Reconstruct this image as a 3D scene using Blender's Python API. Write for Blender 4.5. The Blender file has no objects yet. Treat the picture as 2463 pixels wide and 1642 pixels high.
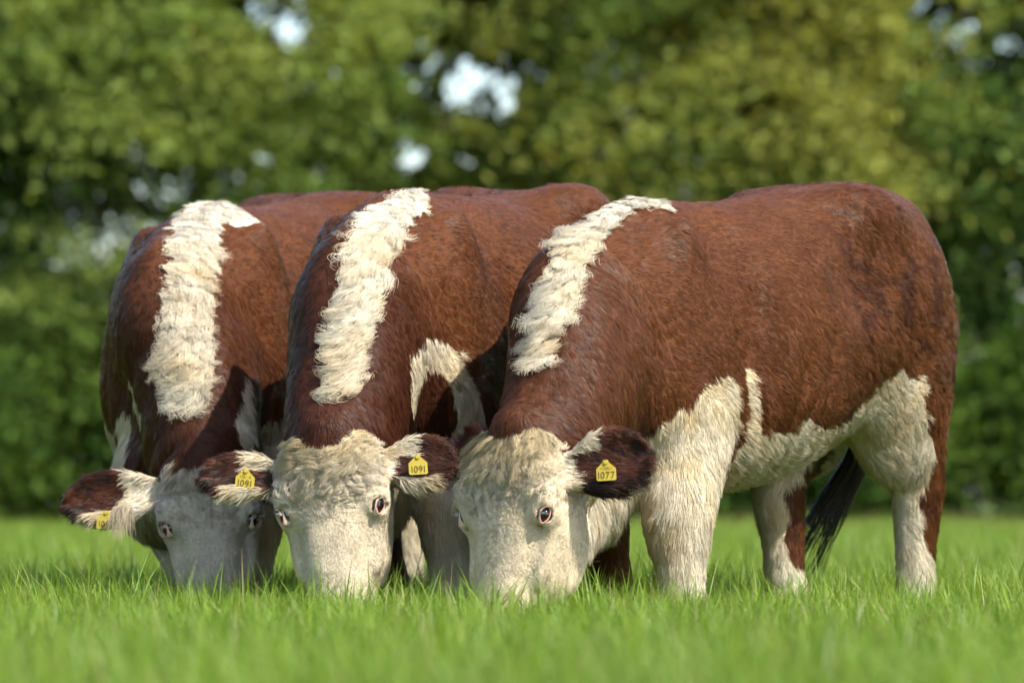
import bpy, math, os
import numpy as np
from mathutils import Vector, Matrix
from mathutils.kdtree import KDTree

PREVIEW = False          # True: bare skins, for checking shapes

# ------------------------------------------------------------------ camera, sky, sun, exposure
scene = bpy.context.scene
COL = scene.collection
CAM = (0.0, -14.0, 0.40)
FPX, W0, H0, HORIZON = 12000.0, 2463.0, 1642.0, 1200.0

cam_data = bpy.data.cameras.new('camera')
cam = bpy.data.objects.new('camera', cam_data)
COL.objects.link(cam)
scene.camera = cam
cam.location = CAM
cam_data.sensor_width = 36.0
cam_data.lens = 36.0 * FPX / W0
cam_data.clip_start = 0.1
cam_data.clip_end = 2000.0
cam.rotation_euler = (math.radians(90) + math.atan((HORIZON - H0 / 2) / FPX), 0, 0)
cam_data.dof.use_dof = True
cam_data.dof.focus_distance = 13.35
cam_data.dof.aperture_fstop = 3.0

SUN_DIR = Vector((0.52, -0.49, 0.76)).normalized()      # towards the sun
sun_el = math.asin(SUN_DIR.z)
sun_az = math.atan2(SUN_DIR.x, SUN_DIR.y)                # from +Y, clockwise
world = bpy.data.worlds.new('World')
scene.world = world
world.use_nodes = True
wn = world.node_tree.nodes
wl = world.node_tree.links
bg = wn['Background']
sky = wn.new('ShaderNodeTexSky')
sky.sky_type = 'NISHITA'
sky.sun_disc = False
sky.sun_elevation = sun_el
sky.sun_rotation = sun_az
sky.air_density = 1.0
sky.dust_density = 1.5
wl.new(sky.outputs[0], bg.inputs[0])
bg.inputs[1].default_value = 0.15

sun_data = bpy.data.lights.new('sun', 'SUN')
sun = bpy.data.objects.new('sun', sun_data)
COL.objects.link(sun)
sun_data.energy = 4.2
sun_data.angle = math.radians(0.6)
sun_data.color = (1.0, 0.945, 0.86)
sun.location = SUN_DIR * 30
sun.rotation_euler = SUN_DIR.to_track_quat('Z', 'Y').to_euler()

scene.view_settings.view_transform = 'Standard'
scene.view_settings.look = 'None'
scene.view_settings.exposure = 1.06
scene.view_settings.gamma = 1.0
scene.render.engine = 'CYCLES'
scene.cycles.max_bounces = 4
scene.cycles.diffuse_bounces = 3
scene.cycles.glossy_bounces = 2
scene.cycles.transmission_bounces = 4
scene.cycles.transparent_max_bounces = 6
scene.cycles.caustics_reflective = False
scene.cycles.caustics_refractive = False
scene.cycles.use_denoising = True
scene.cycles.use_adaptive_sampling = True
scene.cycles.adaptive_threshold = 0.02
scene.cycles_curves.subdivisions = 1

# ------------------------------------------------------------------ helpers
rng = np.random.default_rng(7)
_LAT = np.random.default_rng(3).random((4, 32, 32, 32)).astype(np.float32) * 2 - 1


def vnoise(P, freq, ch=0, off=0.0):
    """smooth value noise in -1..1 on points (N,3)"""
    q = P * freq + off + 100.0
    i = np.floor(q).astype(np.int64)
    f = (q - i).astype(np.float32)
    f = f * f * (3 - 2 * f)
    L = _LAT[ch]
    x0, y0, z0 = (i[:, 0] % 32, i[:, 1] % 32, i[:, 2] % 32)
    x1, y1, z1 = ((x0 + 1) % 32, (y0 + 1) % 32, (z0 + 1) % 32)
    fx, fy, fz = f[:, 0], f[:, 1], f[:, 2]
    c00 = L[x0, y0, z0] * (1 - fx) + L[x1, y0, z0] * fx
    c10 = L[x0, y1, z0] * (1 - fx) + L[x1, y1, z0] * fx
    c01 = L[x0, y0, z1] * (1 - fx) + L[x1, y0, z1] * fx
    c11 = L[x0, y1, z1] * (1 - fx) + L[x1, y1, z1] * fx
    return (c00 * (1 - fy) + c10 * fy) * (1 - fz) + (c01 * (1 - fy) + c11 * fy) * fz


def fbm(P, freq, oct=3, ch=0, off=0.0):
    s, a, n = 0, 1.0, 0.0
    for k in range(oct):
        s = s + a * vnoise(P, freq * 2 ** k, (ch + k) % 4, off + 7.3 * k)
        n += a
        a *= 0.5
    return s / n


def vec_noise(P, freq, off=0.0):
    return np.stack([vnoise(P, freq, k, off + 11.1 * k) for k in range(3)], 1)


def unit(v):
    return v / np.maximum(np.linalg.norm(v, axis=-1, keepdims=True), 1e-9)


def sstep(a, b, x):
    t = np.clip((x - a) / (b - a), 0, 1)
    return t * t * (3 - 2 * t)


def mesh_np(name, verts, faces, smooth=True):
    """faces: (M,3) or (M,4) array"""
    me = bpy.data.meshes.new(name)
    verts = np.asarray(verts, np.float32)
    faces = np.asarray(faces, np.int32)
    n, k = faces.shape
    me.vertices.add(len(verts))
    me.vertices.foreach_set('co', verts.ravel())
    me.loops.add(n * k)
    me.loops.foreach_set('vertex_index', faces.ravel())
    me.polygons.add(n)
    me.polygons.foreach_set('loop_start', np.arange(0, n * k, k, dtype=np.int32))
    if smooth:
        me.polygons.foreach_set('use_smooth', np.ones(n, bool))
    me.update(calc_edges=True)
    return me


def set_attr(me, name, typ, dom, data):
    a = me.attributes.new(name, typ, dom)
    key = {'FLOAT_COLOR': 'color', 'FLOAT_VECTOR': 'vector', 'FLOAT': 'value'}[typ]
    data = np.asarray(data, np.float32)
    if typ == 'FLOAT_COLOR' and data.shape[1] == 3:
        data = np.concatenate([data, np.ones((len(data), 1), np.float32)], 1)
    a.data.foreach_set(key, data.ravel())


def link(name, data, mat=None, parent=None, **props):
    o = bpy.data.objects.new(name, data)
    COL.objects.link(o)
    if mat is not None and data is not None:
        data.materials.append(mat)
    if parent is not None:
        o.parent = parent
    for k, v in props.items():
        o[k] = v
    return o


def nodes_of(name):
    m = bpy.data.materials.new(name)
    m.use_nodes = True
    nt = m.node_tree
    return m, nt, nt.nodes, nt.links, nt.nodes['Principled BSDF']


def mat_plain(name, col, rough=0.6, spec=0.3, noise=0.0, scale=30.0):
    m, nt, N, L, b = nodes_of(name)
    b.inputs['Roughness'].default_value = rough
    b.inputs['Specular IOR Level'].default_value = spec
    b.inputs['Base Color'].default_value = (*col, 1)
    if noise:
        t = N.new('ShaderNodeTexNoise')
        t.inputs['Scale'].default_value = scale
        r = N.new('ShaderNodeMixRGB')
        r.inputs[1].default_value = (*[c * (1 - noise) for c in col], 1)
        r.inputs[2].default_value = (*[min(1, c * (1 + noise)) for c in col], 1)
        L.new(t.outputs['Fac'], r.inputs[0])
        L.new(r.outputs[0], b.inputs['Base Color'])
    return m


def mat_attr(name, rough=0.6, spec=0.25, transl=0.0, skin_normal=0.0, rand=0.0, bump=0.0):
    """colour from the attribute 'col'; optional translucency; skin_normal mixes the coat's lie into hair shading"""
    m, nt, N, L, b = nodes_of(name)
    a = N.new('ShaderNodeAttribute')
    a.attribute_name = 'col'
    src = a.outputs['Color']
    if rand:
        oi = N.new('ShaderNodeObjectInfo')
        mr = N.new('ShaderNodeMapRange')
        mr.inputs[3].default_value = 1 - rand
        mr.inputs[4].default_value = 1 + rand
        L.new(oi.outputs['Random'], mr.inputs[0])
        mx = N.new('ShaderNodeVectorMath')
        mx.operation = 'SCALE'
        L.new(src, mx.inputs[0])
        L.new(mr.outputs[0], mx.inputs['Scale'])
        src = mx.outputs[0]
    L.new(src, b.inputs['Base Color'])
    b.inputs['Roughness'].default_value = rough
    b.inputs['Specular IOR Level'].default_value = spec
    if skin_normal:
        s = N.new('ShaderNodeAttribute')
        s.attribute_name = 'lie'
        vt = N.new('ShaderNodeVectorTransform')
        vt.vector_type = 'NORMAL'
        vt.convert_from = 'OBJECT'
        vt.convert_to = 'WORLD'
        L.new(s.outputs['Vector'], vt.inputs[0])
        g = N.new('ShaderNodeNewGeometry')
        mx = N.new('ShaderNodeMix')
        mx.data_type = 'VECTOR'
        mx.inputs['Factor'].default_value = skin_normal
        L.new(g.outputs['Normal'], mx.inputs['A'])
        L.new(vt.outputs[0], mx.inputs['B'])
        nz = N.new('ShaderNodeVectorMath')
        nz.operation = 'NORMALIZE'
        L.new(mx.outputs['Result'], nz.inputs[0])
        L.new(nz.outputs[0], b.inputs['Normal'])
    if bump:
        t = N.new('ShaderNodeTexNoise')
        t.inputs['Scale'].default_value = 160.0
        bm = N.new('ShaderNodeBump')
        bm.inputs['Strength'].default_value = bump
        bm.inputs['Distance'].default_value = 0.004
        L.new(t.outputs['Fac'], bm.inputs['Height'])
        L.new(bm.outputs[0], b.inputs['Normal'])
    if transl:
        tr = N.new('ShaderNodeBsdfTranslucent')
        sc = N.new('ShaderNodeVectorMath')
        sc.operation = 'MULTIPLY'
        sc.inputs[1].default_value = (1.15, 1.1, 0.6)
        L.new(src, sc.inputs[0])
        L.new(sc.outputs[0], tr.inputs['Color'])
        mix = N.new('ShaderNodeMixShader')
        mix.inputs[0].default_value = transl
        L.new(b.outputs[0], mix.inputs[1])
        L.new(tr.outputs[0], mix.inputs[2])
        L.new(mix.outputs[0], N['Material Output'].inputs['Surface'])
    return m


def at(px, py, d):
    """world point seen at photo pixel px,py at depth d from the camera"""
    return Vector(((px - W0 / 2) / FPX * d, d - 14.0, CAM[2] + (HORIZON - py) / FPX * d))


# ------------------------------------------------------------------ ground and grass
def make_ground():
    me = mesh_np('ground', [(-400, -60, 0), (400, -60, 0), (400, 900, 0), (-400, 900, 0)], [(0, 1, 2, 3)], False)
    m, nt, N, L, b = nodes_of('pasture_soil')
    tc = N.new('ShaderNodeTexCoord')
    n1 = N.new('ShaderNodeTexNoise')
    n1.inputs['Scale'].default_value = 1.3
    n1.inputs['Detail'].default_value = 8
    L.new(tc.outputs['Object'], n1.inputs['Vector'])
    r = N.new('ShaderNodeValToRGB')
    r.color_ramp.elements[0].color = (0.035, 0.05, 0.010, 1)
    r.color_ramp.elements[1].color = (0.075, 0.125, 0.018, 1)
    r.color_ramp.elements[0].position = 0.3
    r.color_ramp.elements[1].position = 0.7
    L.new(n1.outputs['Fac'], r.inputs[0])
    L.new(r.outputs[0], b.inputs['Base Color'])
    b.inputs['Roughness'].default_value = 0.9
    b.inputs['Specular IOR Level'].default_value = 0.1
    link('ground', me, m, kind='structure', label='flat pasture ground under the grass')


def grass_tile(seed, nb, half, h0, h1, c0, c1, dead_share):
    """a patch of single curved blades, thinning out towards its rim"""
    g = np.random.default_rng(seed)
    K = 5
    base = np.concatenate([g.uniform(-half, half, (nb, 2)), np.zeros((nb, 1))], 1)
    tuft = fbm(base + seed, 9., 2, 1) * .5 + .5
    h = g.uniform(h0, h1, nb) * (1 - 0.3 * g.random(nb) ** 2) * np.where(g.random(nb) < .12, 1.55, 1.0) * (.72 + .5 * tuft)
    az = g.uniform(0, 2 * np.pi, nb)
    d = np.stack([np.cos(az), np.sin(az), 0 * az], 1)
    lean = np.abs(g.normal(0.22, 0.30, nb))
    droop = np.abs(g.normal(0.0, 0.38, nb))
    w = g.uniform(0.0015, 0.0034, nb)
    a2 = az + g.normal(0, .5, nb)
    wd = np.stack([-np.sin(a2), np.cos(a2), 0 * az], 1)
    u = np.linspace(0, 1, K)
    pos = base[:, None] + h[:, None, None] * (d[:, None] * (lean[:, None] * u + droop[:, None] * u ** 2.6)[..., None]
                                             + np.array([0, 0, 1.0]) * (u * (1 - 0.25 * lean[:, None] - .35 * droop[:, None] * u ** 2))[..., None])
    wid = w[:, None] * (1 - u ** 2.2 * 0.96)
    a = pos - wd[:, None] * wid[..., None]
    b = pos + wd[:, None] * wid[..., None]
    V = np.stack([a, b], 2).reshape(-1, 3)
    idx = np.arange(nb)[:, None] * 2 * K + np.arange(K - 1)[None] * 2
    F = np.stack([idx, idx + 1, idx + 3, idx + 2], -1).reshape(-1, 4)
    t = np.clip(g.random(nb) * .75 + .35 * tuft - .1, 0, 1)
    col = np.array(c0) + (np.array(c1) - np.array(c0)) * t[:, None]
    dead = g.random(nb) < dead_share
    col[dead] = np.array([0.30, 0.27, 0.12]) * g.uniform(.7, 1.2, (dead.sum(), 1))
    col = np.repeat(col[:, None], K * 2, 1)
    me = mesh_np('grass_patch', V, F)
    set_attr(me, 'col', 'FLOAT_COLOR', 'POINT', col.reshape(-1, 3))
    return me


def scatter(name, meshes, mat, P, S, label):
    src = bpy.data.collections.new(name + '_sources')
    for me in meshes:
        o = bpy.data.objects.new('grass_patch', me)
        me.materials.append(mat)
        src.objects.link(o)
    me = bpy.data.meshes.new(name)
    me.vertices.add(len(P))
    me.vertices.foreach_set('co', P.astype(np.float32).ravel())
    set_attr(me, 'tuft_scale', 'FLOAT', 'POINT', S)
    o = link(name, me, None, kind='stuff', label=label, category='grass')
    ng = bpy.data.node_groups.new('scatter_' + name, 'GeometryNodeTree')
    ng.interface.new_socket('Geometry', in_out='INPUT', socket_type='NodeSocketGeometry')
    ng.interface.new_socket('Geometry', in_out='OUTPUT', socket_type='NodeSocketGeometry')
    N, L = ng.nodes, ng.links
    gi = N.new('NodeGroupInput'); go = N.new('NodeGroupOutput')
    ci = N.new('GeometryNodeCollectionInfo')
    ci.inputs['Collection'].default_value = src
    ci.inputs['Separate Children'].default_value = True
    ci.inputs['Reset Children'].default_value = True
    iop = N.new('GeometryNodeInstanceOnPoints')
    iop.inputs['Pick Instance'].default_value = True
    rv = N.new('FunctionNodeRandomValue'); rv.data_type = 'FLOAT_VECTOR'
    rv.inputs[0].default_value = (0, 0, 0)
    rv.inputs[1].default_value = (0, 0, 6.283)
    na = N.new('GeometryNodeInputNamedAttribute'); na.data_type = 'FLOAT'
    na.inputs[0].default_value = 'tuft_scale'
    L.new(gi.outputs[0], iop.inputs['Points'])
    L.new(ci.outputs[0], iop.inputs['Instance'])
    L.new(rv.outputs[0], iop.inputs['Rotation'])
    L.new(na.outputs[0], iop.inputs['Scale'])
    L.new(iop.outputs[0], go.inputs[0])
    md = o.modifiers.new('scatter', 'NODES')
    md.node_group = ng


def make_grass():
    gm = mat_attr('grass_blade', rough=0.42, spec=0.35, transl=0.42, rand=0.13)
    tiles = [grass_tile(50 + k, 1250, .19, 0.083, 0.165, (0.092, 0.185, 0.015), (0.230, 0.320, 0.034), .05) for k in range(7)]
    pts, scl = [], []

    def fill(y0, y1, step, halfw, s):
        for y in np.arange(y0, y1, step):
            hw = halfw(y + 14.0)
            n = int(2 * hw / step)
            xs = np.linspace(-hw, hw, n) + rng.uniform(-step, step, n) * .35
            ys = y + rng.uniform(-step, step, n) * .35
            pts.append(np.stack([xs, ys, np.zeros(n)], 1))
            scl.append(s * rng.uniform(0.88, 1.12, n))
    fill(-7.6, 5.0, 0.26, lambda d: 0.103 * d + 1.2, 1.0)
    fill(5.0, 16.0, 0.34, lambda d: 0.103 * d + 1.8, 1.1)
    fill(16.0, 48.0, 0.46, lambda d: 0.103 * d + 3.5, 1.15)
    P = np.concatenate(pts); S = np.concatenate(scl)
    S = S * (1 + 0.16 * fbm(P, 0.9, 3, 1))
    scatter('pasture_grass', tiles, gm, P, S, 'lush green pasture grass across the whole field')
    dry = [grass_tile(90 + k, 500, .25, 0.12, 0.27, (0.12, 0.13, 0.03), (0.30, 0.25, 0.10), .5) for k in range(4)]
    n = 260
    P = np.stack([rng.uniform(-9.5, 9.5, n), rng.uniform(30.5, 34.0, n), np.zeros(n)], 1)
    keep = fbm(P, .5, 2, 2) > -.25
    P = P[keep]
    scatter('dry_grass', dry, gm, P, rng.uniform(.6, 1.1, len(P)), 'pale dry grass along the foot of the hedgerow')


# ------------------------------------------------------------------ trees and bushes
def tube_mesh(segs, sides=7):
    """segs: list of (points(K,3), radii(K)) -> one vertex/face set"""
    V, F, o = [], [], 0
    for pts, rad in segs:
        pts = np.asarray(pts, float)
        T = unit(np.gradient(pts, axis=0))
        ref = np.where(np.abs(T[:, 2:3]) > .8, [[1., 0, 0]], [[0, 0, 1.]])
        A = unit(np.cross(T, ref)); B = np.cross(T, A)
        th = np.linspace(0, 2 * np.pi, sides, endpoint=False)
        ring = pts[:, None] + np.asarray(rad)[:, None, None] * (A[:, None] * np.cos(th)[None, :, None] + B[:, None] * np.sin(th)[None, :, None])
        V.append(ring.reshape(-1, 3))
        K = len(pts)
        i = np.arange(K - 1)[:, None] * sides + np.arange(sides)[None]
        j = np.arange(K - 1)[:, None] * sides + (np.arange(sides)[None] + 1) % sides
        F.append(np.stack([i, j, j + sides, i + sides], -1).reshape(-1, 4) + o)
        o += K * sides
    return np.concatenate(V), np.concatenate(F)


def leaves(g, cen, sig, n_each, size, cols, tilt=0.85, tone=None):
    """flattened pads of leaf quads round the centres"""
    M = len(cen)
    n = M * n_each
    c = np.repeat(cen, n_each, 0)
    s = np.repeat(sig, n_each, 0)
    off = g.normal(0, 1, (n, 3)) * s
    out = unit(cen[:, :2] + 1e-6)
    droop = np.repeat(out * g.normal(.35, .35, (M, 1)), n_each, 0)      # sprays hang away from the stem
    off[:, 2] -= (off[:, :2] * droop).sum(1)
    p = c + off
    nr = unit(np.array([0, 0, 1.0]) + g.normal(0, tilt, (n, 3)))
    t = unit(np.cross(nr, g.normal(0, 1, (n, 3))))
    b = np.cross(nr, t)
    L = size * g.uniform(.6, 1.25, n)[:, None]
    V = np.stack([p - t * L, p + b * L * .48, p + t * L, p - b * L * .48], 1)
    F = np.arange(n * 4).reshape(n, 4)
    k = np.repeat(g.random(M) if tone is None else tone, n_each) * .84 + g.random(n) * .16
    ca, cb = cols
    col = np.array(ca) + (np.array(cb) - np.array(ca)) * k[:, None]
    return V.reshape(-1, 3), F, np.repeat(col, 4, 0)


LEAF = BARK = None


def make_tree(x, y, h, r, seed, cols, label, zlo=0.9, pads=330, gaps=(), per=100, size=0.10, lean=0.0):
    g = np.random.default_rng(seed)
    e = link('hedgerow_tree', None, label=label, category='tree', group='trees along the far edge of the field')
    e.location = (x, y, 0)
    e.empty_display_size = .2
    # trunk with limbs
    top = np.array([lean, 0, h * .8])
    k = np.linspace(0, 1, 9)[:, None]
    trunk = top * k + np.concatenate([g.normal(0, .06, (9, 2)), np.zeros((9, 1))], 1)
    segs = [(trunk, 0.20 * (1 - k[:, 0] * .85) + .02)]
    limbs = []
    for q in range(15):
        t = g.uniform(.14, .95)
        st = top * t
        a = g.uniform(0, 2 * np.pi)
        ln = r * g.uniform(.55, 1.0) * (1 - .45 * max(0, t - .4))
        en = st + np.array([math.cos(a) * ln, math.sin(a) * ln * .8, g.uniform(.1, .9)])
        u = np.linspace(0, 1, 6)[:, None]
        pts = st + (en - st) * u + np.array([0, 0, 1]) * (np.sin(u * 3.1) * .12)
        segs.append((pts, 0.07 * (1 - u[:, 0] * .8) * (1.1 - t * .5)))
        limbs.append(pts)
    V, F = tube_mesh(segs)
    link('trunk', mesh_np('trunk', V, F), BARK, e)
    # crown: pads along and beyond the limbs inside an uneven ellipsoid
    u = unit(g.normal(0, 1, (pads, 3)))
    rad = g.random(pads) ** .45
    zc, zh = (h + zlo) / 2, (h - zlo) / 2
    lobes = 1 + .28 * vnoise(u, 2.1, seed % 4, seed)
    cen = np.stack([u[:, 0] * rad * r * lobes + lean * .5, u[:, 1] * rad * r * .75 * lobes, zc + u[:, 2] * rad * zh], 1)
    onl = g.random(pads) < .3
    LP = np.concatenate([l[3:] for l in limbs])
    cen[onl] = LP[g.integers(0, len(LP), onl.sum())] + g.normal(0, .18, (onl.sum(), 3))
    cen[:, 2] = np.maximum(cen[:, 2], zlo * .7)
    # boughs and hollows: sprays gather in masses, with room between them
    mass = fbm(cen * [1, 1, 1.3] + [x, y, 0], .62, 2, 2, seed * .0)
    kp = (mass > -.30) | (g.random(pads) < .12)
    cen, mass = cen[kp], mass[kp]
    pads = len(cen)
    tone = np.clip(.42 + 1.1 * mass + .22 * g.normal(0, 1, pads) + .05 * (cen[:, 2] - 3), 0, 1)
    sg = np.stack([g.uniform(.22, .5, pads), g.uniform(.22, .5, pads), g.uniform(.06, .15, pads)], 1)
    V, F, C = leaves(g, cen, sg, per, size, cols, tone=tone)
    keep = np.ones(len(F), bool)
    fc = V.reshape(-1, 4, 3).mean(1)
    for gx, gz, gr in gaps:
        d = np.hypot(fc[:, 0] - gx, fc[:, 2] - gz)
        wob = gr * (1 + .8 * vnoise(fc * [1, 0, 1], 3.2, 2, seed))
        keep &= ~((d < wob) & (vnoise(fc * [1, 0, 1], 7.5, 1, 3.) < .5))
    V = V.reshape(-1, 4, 3)[keep].reshape(-1, 3)
    C = C.reshape(-1, 4, 3)[keep].reshape(-1, 3)
    F = np.arange(len(V)).reshape(-1, 4)
    me = mesh_np('crown', V, F, False)
    set_attr(me, 'col', 'FLOAT_COLOR', 'POINT', C)
    link('crown', me, LEAF, e)
    return e


def make_bush(x, y, h, r, seed, cols, label, pads=90, per=90, size=.075):
    g = np.random.default_rng(seed)
    e = link('hedge_bush', None, label=label, category='bush', group='bushes along the foot of the trees')
    e.location = (x, y, 0)
    segs = []
    for q in range(7):
        a = g.uniform(0, 2 * np.pi)
        u = np.linspace(0, 1, 5)[:, None]
        en = np.array([math.cos(a) * r * .5, math.sin(a) * r * .4, h * g.uniform(.5, .85)])
        segs.append((en * u + np.array([0, 0, .1]) * np.sin(u * 3), .022 * (1 - .8 * u[:, 0])))
    V, F = tube_mesh(segs, 5)
    link('stem', mesh_np('stem', V, F), BARK, e)
    u = unit(g.normal(0, 1, (pads, 3)))
    rad = g.random(pads) ** .4
    cen = np.stack([u[:, 0] * rad * r, u[:, 1] * rad * r * .6, h * .5 + u[:, 2] * rad * h * .5], 1)
    cen[:, 2] = np.maximum(cen[:, 2], .12)
    sg = np.stack([g.uniform(.12, .3, pads), g.uniform(.12, .3, pads), g.uniform(.06, .16, pads)], 1)
    V, F, C = leaves(g, cen, sg, per, size, cols, .8)
    me = mesh_np('foliage', V, F, False)
    set_attr(me, 'col', 'FLOAT_COLOR', 'POINT', C)
    link('foliage', me, LEAF, e)


def make_trees():
    global LEAF, BARK
    LEAF = mat_attr('leaf', rough=0.8, spec=0.06, transl=0.48)
    BARK = mat_plain('bark', (0.06, 0.05, 0.038), 0.9, 0.1, .4, 6)
    olive = ((0.110, 0.190, 0.042), (0.285, 0.325, 0.082))
    green = ((0.085, 0.170, 0.042), (0.200, 0.290, 0.075))
    deep = ((0.050, 0.105, 0.022), (0.115, 0.180, 0.034))
    gold = ((0.110, 0.190, 0.042), (0.320, 0.325, 0.078))
    holes = [(660, 30, 62), (1105, 225, 70), (1190, 250, 55), (1020, 160, 36), (945, 365, 52), (1000, 375, 34), (770, 395, 26), (620, 372, 24), (1110, 392, 26), (265, 345, 18), (225, 180, 20),
             (430, 125, 14), (690, 110, 20), (160, 275, 15), (1430, 275, 15), (1475, 350, 12), (1500, 260, 16), (2230, 20, 44), (2300, 60, 30), (2425, 110, 26), (2110, 240, 12), (900, 120, 18)]
    T = [
        (-11.5, 38.5, 9.0, 3.2, 11, green, 'mid green tree standing apart beyond the left end of the hedgerow'),
        (-7.6, 37.8, 8.8, 2.7, 12, green, 'leafy green tree cut by the left edge of the picture'),
        (-5.0, 37.0, 8.6, 2.5, 19, green, 'mid green tree above the leftmost ear of the cattle'),
        (-3.1, 36.0, 8.2, 2.3, 13, olive, 'olive yellow tree directly above the leftmost cow'),
        (-1.3, 38.5, 8.8, 2.2, 20, olive, 'olive tree between the leftmost and middle cows, beside bright sky gaps'),
        (0.5, 39.5, 9.0, 2.3, 14, olive, 'yellowish tree with bright sky gaps behind the middle cow'),
        (2.2, 36.5, 8.8, 2.3, 15, gold, 'gold tinged tree behind the withers of the cow tagged 1077'),
        (3.9, 38.6, 9.2, 2.4, 21, green, 'green tree above the back of the cow tagged 1077'),
        (5.6, 37.4, 9.4, 2.5, 16, green, 'green tree behind the hindquarters of the cow tagged 1077'),
        (7.6, 36.2, 7.6, 2.3, 17, gold, 'gold tinged tree cut by the right edge of the picture'),
        (11.3, 38.0, 9.0, 3.2, 18, green, 'mid green tree standing apart beyond the right end of the hedgerow'),
    ]
    for x, y, h, r, sd, c, lb in T:
        d = y + 14.0
        gp = [((px - W0 / 2) / FPX * d - x, CAM[2] + (HORIZON - py) / FPX * d, rr / FPX * d) for px, py, rr in holes for rr in (rr * (1.18 if rr > 25 else 1.3),)]
        make_tree(x, y, h, r, sd, c, lb, gaps=gp, zlo=.5, pads=440, per=135, size=.068)
    g = np.random.default_rng(77)
    B = [(-8.6, deep, 'dark bush beyond the left edge of the picture'), (-6.6, green, 'leafy bush at the left edge, under the green tree'),
         (-4.9, deep, 'dark green bush just left of the leftmost cow'), (-3.2, deep, 'dense bush hidden behind the leftmost cow'),
         (-1.4, green, 'green bush hidden behind the middle cow'), (.4, deep, 'dark bush hidden behind the shoulder of the cow tagged 1077'),
         (2.1, deep, 'dark bush seen under the belly of the cow tagged 1077'), (3.7, deep, 'dark bush seen between the hind legs and tail'),
         (5.3, deep, 'dark green bush just right of the rightmost hind leg'), (6.9, green, 'leafy bush cut by the right edge of the picture'),
         (8.8, deep, 'dark bush beyond the right edge of the picture')]
    for i, (x, c, lb) in enumerate(B):
        make_bush(x, 34.4 + g.uniform(-.4, .5), g.uniform(1.7, 2.5), g.uniform(1.15, 1.4), 200 + i, c, lb, pads=120)


# ------------------------------------------------------------------ animal modelling: signed fields
def catmull(ctrl, n):
    c = np.asarray(ctrl, float)
    if c.ndim == 1:
        c = c[:, None]
    K = len(c)
    e = np.concatenate([2 * c[:1] - c[1:2], c, 2 * c[-1:] - c[-2:-1]])
    t = np.linspace(0, K - 1 - 1e-9, n)
    i = t.astype(int); f = (t - i)[:, None]
    p0, p1, p2, p3 = e[i], e[i + 1], e[i + 2], e[i + 3]
    return .5 * (2 * p1 + (p2 - p0) * f + (2 * p0 - 5 * p1 + 4 * p2 - p3) * f ** 2 + (3 * p1 - p0 - 3 * p2 + p3) * f ** 3)


class Tube:
    """swept ellipse along a spline; side radius ra, other radius rb"""
    def __init__(s, ctrl, ra, rb, side, n=22):
        s.p = catmull(ctrl, n)
        s.ra = np.maximum(catmull(ra, n)[:, 0], .004); s.rb = np.maximum(catmull(rb, n)[:, 0], .004)
        sd = np.asarray(side, float)
        if sd.ndim == 1:
            sd = np.repeat(sd[None], len(ctrl), 0)
        sd = catmull(sd, n)
        s.T = unit(np.gradient(s.p, axis=0))
        s.S = unit(sd - s.T * (sd * s.T).sum(1, keepdims=True))
        s.U = np.cross(s.T, s.S)
        m = max(s.ra.max(), s.rb.max())
        s.lo, s.hi = s.p.min(0) - m, s.p.max(0) + m

    def coords(s, P):
        n = len(s.p)
        d2 = (s.p ** 2).sum(1)[None] - 2 * (P @ s.p.T)
        k = d2.argmin(1)
        bi = np.clip(k, 0, n - 2); bt = np.zeros(len(P)); best = np.full(len(P), 1e9)
        dseg = np.diff(s.p, axis=0); ll = (dseg ** 2).sum(1)
        for c in (np.clip(k - 1, 0, n - 2), np.clip(k, 0, n - 2)):
            q = P - s.p[c]; d = dseg[c]
            t = np.clip((q * d).sum(1) / ll[c], 0, 1)
            q = q - t[:, None] * d
            dd = (q * q).sum(1)
            m = dd < best
            best = np.where(m, dd, best); bi = np.where(m, c, bi); bt = np.where(m, t, bt)
        w = bt[:, None]
        lerp = lambda A: A[bi] * (1 - w) + A[bi + 1] * w
        q = P - lerp(s.p)
        S, U, T = unit(lerp(s.S)), unit(lerp(s.U)), unit(lerp(s.T))
        ra = s.ra[bi] * (1 - bt) + s.ra[bi + 1] * bt
        rb = s.rb[bi] * (1 - bt) + s.rb[bi + 1] * bt
        return (q * S).sum(1), (q * U).sum(1), (q * T).sum(1), ra, rb, (bi + bt) / (len(s.p) - 1), S, U, T

    def f(s, P):
        a, b, l, ra, rb, t, *_ = s.coords(P)
        rc = np.minimum(ra, rb)
        return ell(a, b, l, ra, rb, rc)


def ell(a, b, c, ra, rb, rc):
    k0 = np.sqrt((a / ra) ** 2 + (b / rb) ** 2 + (c / rc) ** 2)
    k1 = np.sqrt((a / ra ** 2) ** 2 + (b / rb ** 2) ** 2 + (c / rc ** 2) ** 2)
    return np.where(k0 < .25, -np.minimum(ra, rb) * (1 - k0), k0 * (k0 - 1) / np.maximum(k1, 1e-6))


class Ellipsoid:
    def __init__(s, c, r, R=None):
        s.c = np.asarray(c, float); s.r = np.asarray(r, float)
        s.R = np.eye(3) if R is None else np.asarray(R, float)       # rows: axes
        m = s.r.max()
        s.lo, s.hi = s.c - m, s.c + m

    def f(s, P):
        q = (P - s.c) @ s.R.T
        o = np.ones(len(P))
        return ell(q[:, 0], q[:, 1], q[:, 2], s.r[0] * o, s.r[1] * o, s.r[2] * o)


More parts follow.
